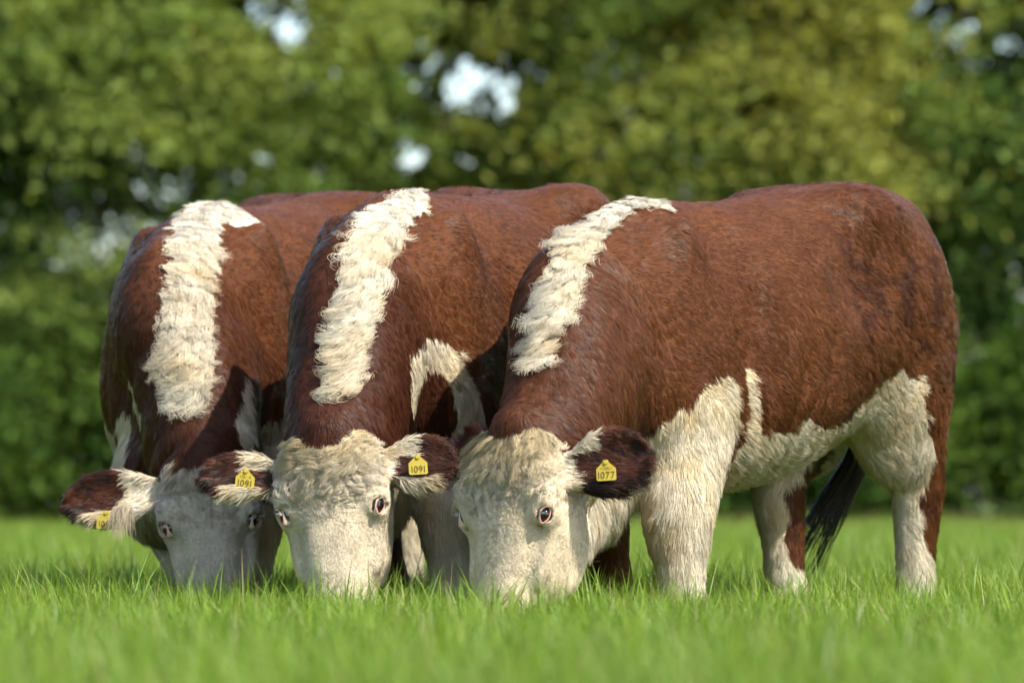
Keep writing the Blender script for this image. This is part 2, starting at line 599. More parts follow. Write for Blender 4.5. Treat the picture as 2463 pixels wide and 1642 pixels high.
class Torso:
    def __init__(s, tab, sc, hip=1.0):
        t = np.asarray(tab, float) * sc
        t[:, 1] *= 1 + (hip - 1) * sstep(-.25, -.8, t[:, 0])
        x = t[:, 0]
        n = 120
        cc = catmull(t, n)
        o = np.argsort(cc[:, 0])
        s.x, s.top, s.bot, s.w = cc[o, 0], cc[o, 1], cc[o, 2], np.maximum(cc[o, 3], .02)
        s.lo = np.array([s.x.min(), -s.w.max(), s.bot.min()]); s.hi = np.array([s.x.max(), s.w.max(), s.top.max()])

    def f(s, P):
        xc = np.clip(P[:, 0], s.x[0], s.x[-1])
        top, bot, w = (np.interp(xc, s.x, v) for v in (s.top, s.bot, s.w))
        c = bot + (top - bot) * .47
        dz = P[:, 2] - c
        h = np.where(dz > 0, top - c, c - bot)
        v = dz / h
        # narrower towards the back line, full low down
        wv = w * (1 - (.10 + .22 * sstep(-.35, .0, P[:, 0])) * sstep(.0, 1.0, v))
        k0 = (np.abs(P[:, 1] / wv) ** 2.35 + np.abs(v) ** 2.35) ** (1 / 2.35)
        rad = np.hypot(P[:, 1], dz)
        f = np.where(k0 < .3, -np.minimum(w, h) * (1 - k0), rad * (1 - 1 / np.maximum(k0, .05)))
        return f + np.abs(P[:, 0] - xc)


class Head:
    """poll at the origin, axis a to the muzzle, n out of the face, s to the animal's left"""
    TAB = np.array([  # t, half width, front, back
        [-.035, .045, -.035, -.090], [.0, .082, .000, -.125], [.05, .110, .016, -.165], [.12, .133, .022, -.205],
        [.19, .136, .018, -.260], [.26, .117, .012, -.290], [.33, .098, .010, -.275], [.40, .086, .008, -.222],
        [.46, .086, .004, -.162], [.505, .082, -.008, -.120], [.535, .058, -.030, -.095], [.55, .030, -.05, -.08]])

    def __init__(s, o, a, n, sd, sc):
        s.o, s.A, s.N, s.S, s.sc = np.array(o), np.array(a), np.array(n), np.array(sd), sc
        c = catmull(s.TAB, 80)
        s.t, s.w, s.fr, s.bk = c[:, 0] * sc, c[:, 1] * sc, c[:, 2] * sc, c[:, 3] * sc
        e = s.o + s.A * .55 * sc
        s.lo, s.hi = np.minimum(s.o, e) - .26 * sc, np.maximum(s.o, e) + .26 * sc

    def loc(s, P):
        q = P - s.o
        return q @ s.A, q @ s.N, q @ s.S

    def pt(s, t, n, sd):
        return s.o + (s.A * t + s.N * n + s.S * sd) * s.sc

    def f(s, P):
        t, n, sd = s.loc(P)
        tc = np.clip(t, s.t[0], s.t[-1])
        w, fr, bk = (np.interp(tc, s.t, v) for v in (s.w, s.fr, s.bk))
        c = fr + (bk - fr) * .42
        dn = n - c
        h = np.where(dn > 0, fr - c, c - bk)
        v = dn / h
        # jaw narrower than the face
        wv = w * (1 - .38 * sstep(-.1, -1.0, v)) * (1 - .05 * sstep(.5, 1, v))
        k0 = (np.abs(sd / wv) ** 2.5 + np.abs(v) ** 2.5) ** (1 / 2.5)
        rad = np.hypot(sd, dn)
        f = np.where(k0 < .3, -np.minimum(w, h) * (1 - k0), rad * (1 - 1 / np.maximum(k0, .05)))
        return f + np.abs(t - tc)


class Ear:
    PROF_T = np.array([-.15, 0, .15, .35, .55, .75, .9, 1.0, 1.08])
    PROF_W = np.array([.034, .040, .052, .070, .079, .072, .052, .026, .0])

    def __init__(s, base, e, o, length, sc=1.0, flip=1.0, cup=.030):
        s.b = np.array(base); s.E = unit(np.array(e, float))
        o = np.array(o, float); s.O = unit(o - s.E * (o @ s.E)); s.Wd = np.cross(s.E, s.O)
        s.L = length; s.sc = sc; s.cup = cup * sc
        tip = s.b + s.E * length
        s.lo, s.hi = np.minimum(s.b, tip) - .09 * sc, np.maximum(s.b, tip) + .09 * sc

    def loc(s, P):
        q = P - s.b
        return (q @ s.E) / s.L, q @ s.Wd, q @ s.O

    def f(s, P):
        t, w, o = s.loc(P)
        hw = np.interp(t, s.PROF_T, s.PROF_W) * s.sc
        r = .010 * s.sc
        dw = np.abs(w) - (hw - r)
        surf = s.cup * (np.minimum(np.abs(w) / np.maximum(hw, .01), 1.3)) ** 2 * np.clip(t * 2 + .3, .2, 1)
        dn = np.abs(o - surf) - (.006 + .010 * np.clip(1 - t, 0, 1)) * s.sc
        dt = np.maximum(t - 1.0, -t - .1) * s.L
        d = np.stack([dw, dn, dt], 1)
        return np.linalg.norm(np.maximum(d, 0), axis=1) + np.minimum(d.max(1), 0) - r


def smin(a, b, k):
    h = np.clip(.5 + .5 * (b - a) / k, 0, 1)
    return b * (1 - h) + a * h - k * h * (1 - h)


def field(prims, P):
    """prims: list of (object, k, mode); evaluated only near each shape"""
    f = np.full(len(P), 1.0)
    X, Y, Z = (np.ascontiguousarray(P[:, k]) for k in range(3))
    for pr, k, mode in prims:
        pad = .10 + k
        lo, hi = pr.lo - pad, pr.hi + pad
        m = (X > lo[0]) & (X < hi[0]) & (Y > lo[1]) & (Y < hi[1]) & (Z > lo[2]) & (Z < hi[2])
        if not m.any():
            continue
        v = pr.f(P[m])
        if mode == '+':
            f[m] = smin(f[m], v, k)
        else:
            f[m] = -smin(-f[m], v, k)
    return f


def surface(prims, lo, hi, h):
    """surface-net mesh of the field's zero level"""
    lo = np.asarray(lo); C = 5
    nb = np.ceil((np.asarray(hi) - lo) / (h * C)).astype(int) + 1
    gx, gy, gz = np.meshgrid(*[np.arange(n) for n in nb], indexing='ij')
    cen = np.stack([gx, gy, gz], -1).reshape(-1, 3) * (h * C) + lo + h * (C - 1) / 2
    fc = field(prims, cen)
    n = nb * C
    D = np.repeat(np.repeat(np.repeat(np.where(fc < 0, -1., 1.).astype(np.float32).reshape(nb), C, 0), C, 1), C, 2)
    act = np.where(np.abs(fc) < h * C * 1.9)[0]
    b = np.stack(np.unravel_index(act, nb), 1) * C
    o = np.stack(np.meshgrid(*[np.arange(C)] * 3, indexing='ij'), -1).reshape(-1, 3)
    I = (b[:, None] + o[None]).reshape(-1, 3)
    P = I * h + lo
    out = np.concatenate([field(prims, P[i:i + 400000]) for i in range(0, len(P), 400000)])
    D[I[:, 0], I[:, 1], I[:, 2]] = out
    # surface nets
    S = D < 0
    cnt = sum(S[i:n[0] - 1 + i, j:n[1] - 1 + j, k:n[2] - 1 + k].astype(np.int8) for i in (0, 1) for j in (0, 1) for k in (0, 1))
    cells = np.argwhere((cnt > 0) & (cnt < 8))
    idx = np.full(n - 1, -1, np.int64)
    idx[cells[:, 0], cells[:, 1], cells[:, 2]] = np.arange(len(cells))
    acc = np.zeros((len(cells), 3)); num = np.zeros(len(cells))
    cor = [(i, j, k) for i in (0, 1) for j in (0, 1) for k in (0, 1)]
    vals = {c: D[cells[:, 0] + c[0], cells[:, 1] + c[1], cells[:, 2] + c[2]] for c in cor}
    for c in cor:
        for ax in range(3):
            if c[ax] == 0:
                c2 = list(c); c2[ax] = 1; c2 = tuple(c2)
                va, vb = vals[c], vals[c2]
                m = (va < 0) != (vb < 0)
                t = va[m] / (va[m] - vb[m])
                p = np.tile(np.array(c, float), (m.sum(), 1)); p[:, ax] += t
                acc[m] += p; num[m] += 1
    V = (cells + acc / num[:, None]) * h + lo
    F = []
    for ax in range(3):
        a1, a2 = (ax + 1) % 3, (ax + 2) % 3
        s0 = [slice(None)] * 3; s1 = [slice(None)] * 3
        s0[ax] = slice(0, n[ax] - 1); s1[ax] = slice(1, n[ax])
        A, B = S[tuple(s0)], S[tuple(s1)]
        e = np.argwhere(A != B)
        e = e[(e[:, a1] > 0) & (e[:, a2] > 0) & (e[:, a1] < n[a1] - 1) & (e[:, a2] < n[a2] - 1)]
        q = []
        for d1, d2 in ((0, 0), (-1, 0), (-1, -1), (0, -1)):
            c = e.copy(); c[:, a1] += d1; c[:, a2] += d2
            q.append(idx[c[:, 0], c[:, 1], c[:, 2]])
        q = np.stack(q, 1)
        inside = A[e[:, 0], e[:, 1], e[:, 2]]
        q[~inside] = q[~inside][:, ::-1]
        F.append(q)
    F = np.concatenate(F)
    F = F[(F >= 0).all(1)]
    # relax onto the true surface
    for it in range(1):
        f = field(prims, V)
        g = grad(prims, V, f)
        gl = np.maximum((g * g).sum(1, keepdims=True), .05)
        step = f[:, None] * g / gl
        sl = np.linalg.norm(step, axis=1, keepdims=True)
        V = V - step * np.minimum(1, .5 * h / np.maximum(sl, 1e-9))
    return V, F


def grad(prims, V, f0, e=.002):
    g = np.zeros_like(V)
    for ax in range(3):
        d = np.zeros(3); d[ax] = e
        g[:, ax] = (field(prims, V + d) - f0) / e
    return g


def edges_of(F):
    e = np.concatenate([F[:, [0, 1]], F[:, [1, 2]], F[:, [2, 3]], F[:, [3, 0]]])
    return np.concatenate([e, e[:, ::-1]])


def smooth_mesh(V, F, w, it):
    e = edges_of(F)
    n = np.bincount(e[:, 0], minlength=len(V))
    for _ in range(it):
        a = np.stack([np.bincount(e[:, 0], V[e[:, 1], k], len(V)) for k in range(3)], 1) / np.maximum(n, 1)[:, None]
        V = V + (a - V) * (w * .6)[:, None]
    return V


def vert_normals(V, F):
    fn = np.cross(V[F[:, 2]] - V[F[:, 0]], V[F[:, 3]] - V[F[:, 1]])
    N = np.zeros_like(V)
    for k in range(4):
        for c in range(3):
            N[:, c] += np.bincount(F[:, k], fn[:, c], len(V))
    return unit(N)


# ------------------------------------------------------------------ cattle
TORSO = [  # x, top, bottom, half width   (origin on the ground under the withers)
    (.325, .70, .56, .03), (.30, .82, .50, .11), (.23, .98, .45, .175), (.12, 1.13, .415, .215), (0, 1.205, .405, .240),
    (-.15, 1.218, .41, .275), (-.35, 1.228, .42, .318), (-.55, 1.250, .45, .340), (-.75, 1.282, .515, .338),
    (-.92, 1.308, .59, .318), (-1.08, 1.320, .58, .290), (-1.20, 1.30, .64, .255), (-1.29, 1.20, .69, .205),
    (-1.340, 1.07, .75, .13), (-1.355, .98, .84, .03)]

COWS = [
    dict(key='R', tags=[(at(1458, 1138, 12.850), (-.12, -1, .10), .06, 'I077', '-1100-1', .051, 'yellow plastic ear tag reading 1077')],
         hairs=340000, withers=(.308, -.30), alpha=38.2, sc=1.0,
         poll=(-.010, -1.02, .580), yaw=-41, pitch=12, roll=2, hsc=1.12,
         feet=dict(LF=(.070, .25), RF=(-.12, -.12), LH=(-1.16, .18), RH=(-.86, -.06)),
         ears=dict(L=((.93, -.15, .24), (-.10, -.9, .25), .195, .90), R=((-.22, .85, .50), (-.5, -.5, .2), .20, .72))),
    dict(key='M', tags=[(at(1006, 1124, 13.165), (.12, -1, .08), .06, 'I09I', '', .050, 'yellow ear tag reading 1091 in the ear beside the cow tagged 1077'),
               (at(589, 1158, 13.225), (-.05, -1, .10), -.10, 'I09I', '13S-  4', .051, 'yellow ear tag reading 1091 in the ear overlapping the next cow')],
         hairs=250000, withers=(-.335, -.06), alpha=21.5, hip=.972, sc=1.035,
         poll=(-.497, -.78, .577), yaw=-13, pitch=10, roll=6.5, hsc=1.04,
         feet=dict(LF=(.17, .25), RF=(-.06, -.02), LH=(-1.1, .2), RH=(-1.0, -.15)),
         ears=dict(L=((.96, -.15, .06), (-.10, -.8, .50), .19, .88), R=((-.97, -.2, .02), (-.05, -.8, .45), .225, .72))),
    dict(key='L', tags=[(at(254, 1256, 14.06), (-.1, -1, .15), -.05, 'I09I', '', .050, 'yellow ear tag partly hidden by pale ear hair')],
         hairs=230000, withers=(-.928, .80), alpha=20, sc=1.045,
         poll=(-.873, .10, .530), yaw=0, pitch=8, roll=6, hsc=1.0,
         feet=dict(LF=(.06, .18), RF=(.14, .06), LH=(-1.15, .18), RH=(-1.15, -.06)),
         ears=dict(L=((.90, .35, .0), (-.10, -.9, .25), .20, .9), R=((-.98, -.1, -.10), (-.05, -.85, .35), .28, .92))),
]


def rot_about(v, ax, ang):
    return np.array(Matrix.Rotation(ang, 3, Vector(ax)) @ Vector(v))


class Cow:
    def __init__(s, spec):
        s.spec = spec
        al = math.radians(spec['alpha'])
        s.ang = math.atan2(-math.cos(al), -math.sin(al))
        s.org = np.array([*spec['withers'], 0.0])
        c, sn = math.cos(s.ang), math.sin(s.ang)
        s.R = np.array([[c, -sn, 0], [sn, c, 0], [0, 0, 1.0]])       # local -> world
        s.build_prims()

    def w2l(s, p):
        return (np.asarray(p, float) - s.org) @ s.R

    def d2l(s, d):
        return np.asarray(d, float) @ s.R

    def l2w(s, p):
        return np.asarray(p, float) @ s.R.T + s.org

    def build_prims(s):
        sp = s.spec
        sc = sp['sc']
        ps, rl, pt = math.radians(sp['yaw']), math.radians(sp['roll']), math.radians(sp['pitch'])
        n0 = np.array([math.sin(ps), -math.cos(ps), 0]); sd = np.array([math.cos(ps), math.sin(ps), 0]); up = np.array([0, 0, 1.0])
        a = -up * math.cos(pt) + n0 * math.sin(pt)
        n = n0 * math.cos(pt) + up * math.sin(pt)
        a, sd = rot_about(a, n, rl), rot_about(sd, n, rl)
        a, n, sd = s.d2l(a), s.d2l(n), s.d2l(sd)
        poll = s.w2l(sp['poll'])
        H = s.head = Head(poll, a, n, sd, sp['hsc'] * 1.0)
        s.torso = Torso(TORSO, sc, sp.get('hip', 1.0))
        X = lambda *p: np.array(p) * sc
        base = H.pt(.085, -.105, 0)
        back = H.pt(-.03, -.20, 0)
        lat = base[1]
        c0, c1 = X(-.08, 0, .86), X(.20, .0, .83) + np.array([0, lat * .12, 0])
        c2 = (c1 + back) * .5 + np.array([.0, lat * .02, .035])
        nk = s.neck = Tube([c0, c1, c2, back * .55 + base * .45, base], np.array([.20, .195, .170, .145, .115]) * sc, np.array([.32, .29, .225, .165, .125]) * sc,
                           np.array([[0, 1, 0], [0, 1, 0], [0, 1, 0], sd, sd]), 18)
        L = [(s.torso, .01, '+')]
        s.parts = {}
        for g in (1, -1):
            L.append((Ellipsoid(X(.02, .155 * g, .76), X(.17, .095, .30)), .09 * sc, '+'))
            L.append((Ellipsoid(X(-1.09, .155 * g, .86), X(.25, .135, .40)), .08 * sc, '+'))
            L.append((Ellipsoid(X(-.92, .195 * g, .76), X(.11, .08, .15)), .08 * sc, '+'))
            L.append((Ellipsoid(X(-.88, .205 * g, 1.212), X(.10, .07, .055)), .16 * sc, '+'))
            L.append((Ellipsoid(X(-.70, .405 * g, 1.04), X(.13, .10, .14)), .11 * sc, '-'))
            L.append((Ellipsoid(X(-.215, .345 * g, .86), X(.06, .070, .28)), .09 * sc, '-'))
            L.append((Ellipsoid(X(.165, .285 * g, .86), X(.05, .065, .24)), .09 * sc, '-'))
            L.append((Ellipsoid(X(-.02, .175 * g, 1.02), X(.05, .05, .14)), .07 * sc, '+'))
        L.append((Ellipsoid(X(.23, 0, .425), X(.19, .135, .17)), .08 * sc, '+'))
        L.append((nk, .10 * sc, '+'))
        # dewlap: a thin fold from the throat to the brisket
        th = H.pt(.20, -.215, 0)
        q0, q2 = X(.24, 0, .46), th
        q1 = (q0 + q2) * .5 + np.array([0, 0, -.02])
        s.dew = Tube([q0, q1, q2], [.085, .07, .07], [.15, .14, .09], np.array([[0, 1, 0], [0, 1, 0], sd]), 12)
        L.append((s.dew, .06, '+'))
        s.legs = {}
        for nm, (fx, fy) in sp['feet'].items():
            g = 1 if nm[0] == 'L' else -1
            if nm[1] == 'F':
                sh, el = X(.08, .155 * g, .74), X(-.05, .175 * g, .57)
                ft = np.array([fx * sc, fy * sc, .10])
                kn = el * .47 + ft * .53 + np.array([.030, 0, 0.02])
                hf = np.array([fx * sc + .045, fy * sc, .02])
                ctrl = [sh, el, el * .45 + kn * .55, kn, kn * .45 + ft * .55, ft, hf]
                ra = [.09, .105, .098, .094, .062, .057, .055]
                rb = [.16, .145, .114, .100, .068, .060, .060]
            else:
                hp, st = X(-1.06, .15 * g, .88), X(-1.085, .18 * g, .72)
                ft = np.array([fx * sc, fy * sc, .10])
                hk = np.array([fx * sc - .025, (.6 * fy + .4 * .17 * g) * sc, .44 * sc])
                hf = np.array([fx * sc + .045, fy * sc, .02])
                ctrl = [hp, st, st * .45 + hk * .55 + np.array([.01, 0, 0]), hk, hk * .45 + ft * .55, ft, hf]
                ra = [.10, .120, .098, .074, .050, .054, .055]
                rb = [.23, .185, .122, .092, .064, .058, .060]
            t = Tube(ctrl, np.array(ra) * sc, np.array(rb) * sc, [0, 1, 0], 15)
            s.legs[nm] = t
            L.append((t, .05 * sc, '+'))
        s.tail_pts = np.array([(-1.20, 0, 1.27), (-1.34, 0, 1.19), (-1.39, 0, .95), (-1.335, -.03, .74), (-1.30, -.075, .60)]) * sc
        s.tail = Tube(s.tail_pts, [.045, .034, .024, .018, .015], [.045, .034, .024, .018, .015], [0, 1, 0], 13)
        L.append((s.tail, .03, '+'))
        L.append((H, .06 * sc, '+'))
        pt_ = H.pt
        R3 = np.stack([H.A, H.N, H.S])
        L.append((Ellipsoid(pt_(-.018, -.05, 0), np.array([.055, .070, .066]) * H.sc, R3), .04, '+'))      # poll crest
        L.append((Ellipsoid(pt_(.505, -.04, 0), np.array([.045, .055, .088]) * H.sc, R3), .03, '+'))       # muzzle
        for g in (1, -1):
            L.append((Ellipsoid(pt_(.185, -.035, .112 * g), np.array([.055, .040, .038]) * H.sc, R3), .030, '+'))    # orbit
            L.append((Ellipsoid(pt_(.150, -.012, .100 * g), np.array([.022, .022, .045]) * H.sc, R3), .030, '+'))    # brow
            L.append((Ellipsoid(pt_(.275, -.050, .098 * g), np.array([.085, .020, .020]) * H.sc, R3), .030, '+'))   # facial crest
            L.append((Ellipsoid(pt_(.275, -.135, .080 * g), np.array([.10, .085, .030]) * H.sc, R3), .05, '+'))     # cheek
            L.append((Ellipsoid(pt_(.300, -.012, .108 * g), np.array([.070, .026, .020]) * H.sc, R3), .035, '-'))       # hollow before the eye
            L.append((Ellipsoid(pt_(.49, .012, .050 * g), np.array([.020, .02, .014]) * H.sc, R3), .012, '-'))       # nostril
        s.ears = {}
        for nm, (e, o, el_, es_) in sp['ears'].items():
            g = 1 if nm == 'L' else -1
            wd = lambda v: s.d2l(np.array(v, float))
            ear = Ear(pt_(.095, -.085, .120 * g), wd((e[0], e[1], e[2])), wd(o), el_ * H.sc, es_ * H.sc)
            s.ears[nm] = ear
            L.append((ear, .022, '+'))
        s.eyes = {}
        for g, nm in ((1, 'L'), (-1, 'R')):
            c = pt_(.200, -.022, .119 * g)
            look = unit(H.S * g * .76 + H.N * .64 + H.A * .10)
            # seat the ball so that only its front breaks the skin
            probe = c + look[None] * np.linspace(-.05, .05, 101)[:, None]
            fv = field(L, probe)
            c = probe[np.argmin(np.abs(fv + .0185))]
            s.eyes[nm] = (c, look)
            L.append((Ellipsoid(c + look * .010, np.array([.021, .021, .021])), .008, '-'))
        s.prims = L

    def mesh(s, h=.0095):
        lo = np.min([p.lo for p, k, m in s.prims if m == '+'], 0) - .05
        hi = np.max([p.hi for p, k, m in s.prims if m == '+'], 0) + .05
        lo[2] = -.02
        V, F = surface(s.prims, lo, hi, h)
        # soften the blends of trunk and neck, keep head, ears and feet crisp
        d = np.minimum(s.head.f(V), np.minimum(s.ears['L'].f(V), s.ears['R'].f(V)))
        w = sstep(.0, .09, d) * sstep(.25, .45, V[:, 2])
        V = smooth_mesh(V, F, w, 15)
        # muscle and skin relief: soft hollows, ribs, slack folds low on the barrel
        Nv = vert_normals(V, F)
        sc = s.spec['sc']
        side = np.abs(Nv[:, 1])
        ribs = np.sin((V[:, 0] + .25 * (V[:, 2] - .9)) * 2 * np.pi / .105) * sstep(-.70, -.5, V[:, 0]) * sstep(-.18, -.30, V[:, 0]) * sstep(.55, .75, V[:, 2]) * sstep(1.15, .95, V[:, 2])
        folds = np.sin(V[:, 0] * 2 * np.pi / .062 + 2.2 * vnoise(V, 7., 1)) * sstep(-.68, -.5, V[:, 0]) * sstep(-.15, -.25, V[:, 0]) * sstep(.86, .66, V[:, 2])
        nfold = np.sin((s.neck.coords(V)[5]) * 60 + 2.5 * vnoise(V, 8., 2)) * sstep(.1, .2, V[:, 0]) * sstep(-.2, .5, Nv[:, 2] * -1 + .3)
        d = .0075 * fbm(V, 4.2, 2, 1, 3.) + .0040 * fbm(V, 10., 2, 2, 5.) + side * (.0030 * ribs + .0042 * folds) + .0030 * nfold * side
        return V + Nv * (d * w)[:, None] * sc, F


# ------------------------------------------------------------------ coat: colour, lie and length of the hair
def cap_dist(P, pts):
    """radius minus distance to a polyline with a radius per point (positive inside)"""
    pts = np.asarray(pts, float)
    if len(pts) == 1:
        return pts[0, 3] - np.linalg.norm(P - pts[0, :3], axis=1)
    out = np.full(len(P), -9.0)
    for a, b in zip(pts[:-1], pts[1:]):
        d = b[:3] - a[:3]
        t = np.clip(((P - a[:3]) @ d) / max(d @ d, 1e-9), 0, 1)
        q = np.linalg.norm(P - a[:3] - t[:, None] * d, axis=1)
        out = np.maximum(out, a[3] * (1 - t) + b[3] * t - q)
    return out


COAT = dict(
    R=dict(
        blaze=[(-.075, .060, 1.200, 0.028), (-.01, .045, 1.200, 0.031), (.075, .020, 1.175, 0.036), (.165, .020, 1.140, 0.040), (.318, .065, 1.062, 0.042),
               (.424, .100, .976, 0.041), (.533, .145, .856, 0.037), (.602, .165, .780, 0.030)],
        under=[(-1.6, .30), (-1.0, .74), (-.90, .755), (-.822, .745), (-.708, .655), (-.62, .603), (-.46, .585), (-.34, .578), (-.225, .60),
               (-.20, .73), (-.10, .735), (.03, .685), (.138, .600), (.183, .560), (.30, .52), (.62, .44)],
        white=[[(-.212, .27, .74, .017), (-.222, .27, .60, .024)], [(-.44, .29, .60, .03)], [(-1.30, .24, .34, .015)]],
        brown=[[(-.183, .27, .715, .020), (-.190, .26, .56, .026)], [(-1.03, .24, .40, .024)], [(-1.10, .22, .21, .018)]],
        hind=[(.10, -.2), (.20, -.2), (.235, -.01), (.30, .035), (.40, .055), (.50, .025), (.6, .035), (.7, .06)], hind_RH=[(.10, -.2), (.17, -.2), (.21, .03), (.30, .045), (.42, .045), (.50, .0), (.7, -.1)], fore_back=-.075, curl=.0060, face=(.61, .505, .345)),
    M=dict(
        blaze=[(-.02, .05, 1.250, 0.035), (.07, .06, 1.215, 0.054), (.17, .05, 1.17, 0.054), (.228, .05, 1.149, 0.050), (.41, .08, 1.045, 0.046), (.502, .10, .923, 0.047),
               (.589, .105, .803, 0.043), (.648, .117, .718, 0.037)],
        under=[(-1.6, .30), (-1.0, .70), (-.7, .62), (-.3, .56), (.0, .57), (.15, .56), (.30, .54), (.62, .44)],
        white=[[(.385, .235, .67, .026), (.352, .232, .755, .042), (.275, .24, .795, .046), (.205, .245, .790, .046), (.130, .268, .725, .043), (.080, .275, .64, .052), (.06, .26, .56, .065)],
               [(.600, .250, .585, .014), (.63, .26, .555, .022)], [(.13, .27, .83, .012), (.12, .27, .79, .016)]],
        brown=[], hind=[(.1, -.2), (.7, .05)], fore_back=-.2, curl=.0115, face=(.58, .49, .345)),
    L=dict(
        blaze=[(-.06, .06, 1.262, 0.060), (.02, .05, 1.255, 0.064), (.10, .05, 1.23, 0.065), (.22, .08, 1.18, 0.065), (.354, .12, 1.088, 0.067), (.457, .15, .957, 0.067),
               (.527, .18, .830, 0.069), (.585, .205, .712, 0.065)],
        under=[(-1.6, .30), (-1.0, .70), (-.7, .62), (-.3, .58), (.0, .64), (.10, .62), (.22, .50), (.62, .40)],
        white=[[(.394, .331, .745, .016), (.46, .35, .66, .030), (.52, .376, .590, .045)], [(.423, -.03, .735, .020), (.449, .015, .640, .024)],
               [(.0, .12, 1.245, .055), (-.11, .14, 1.25, .050)], [(.33, -.10, .60, .05), (.36, -.06, .50, .07)], [(.10, -.24, .55, .10)]],
        brown=[], hind=[(.1, -.2), (.7, .05)], fore_back=-.2, curl=.0025, face=(.55, .475, .375)),
)


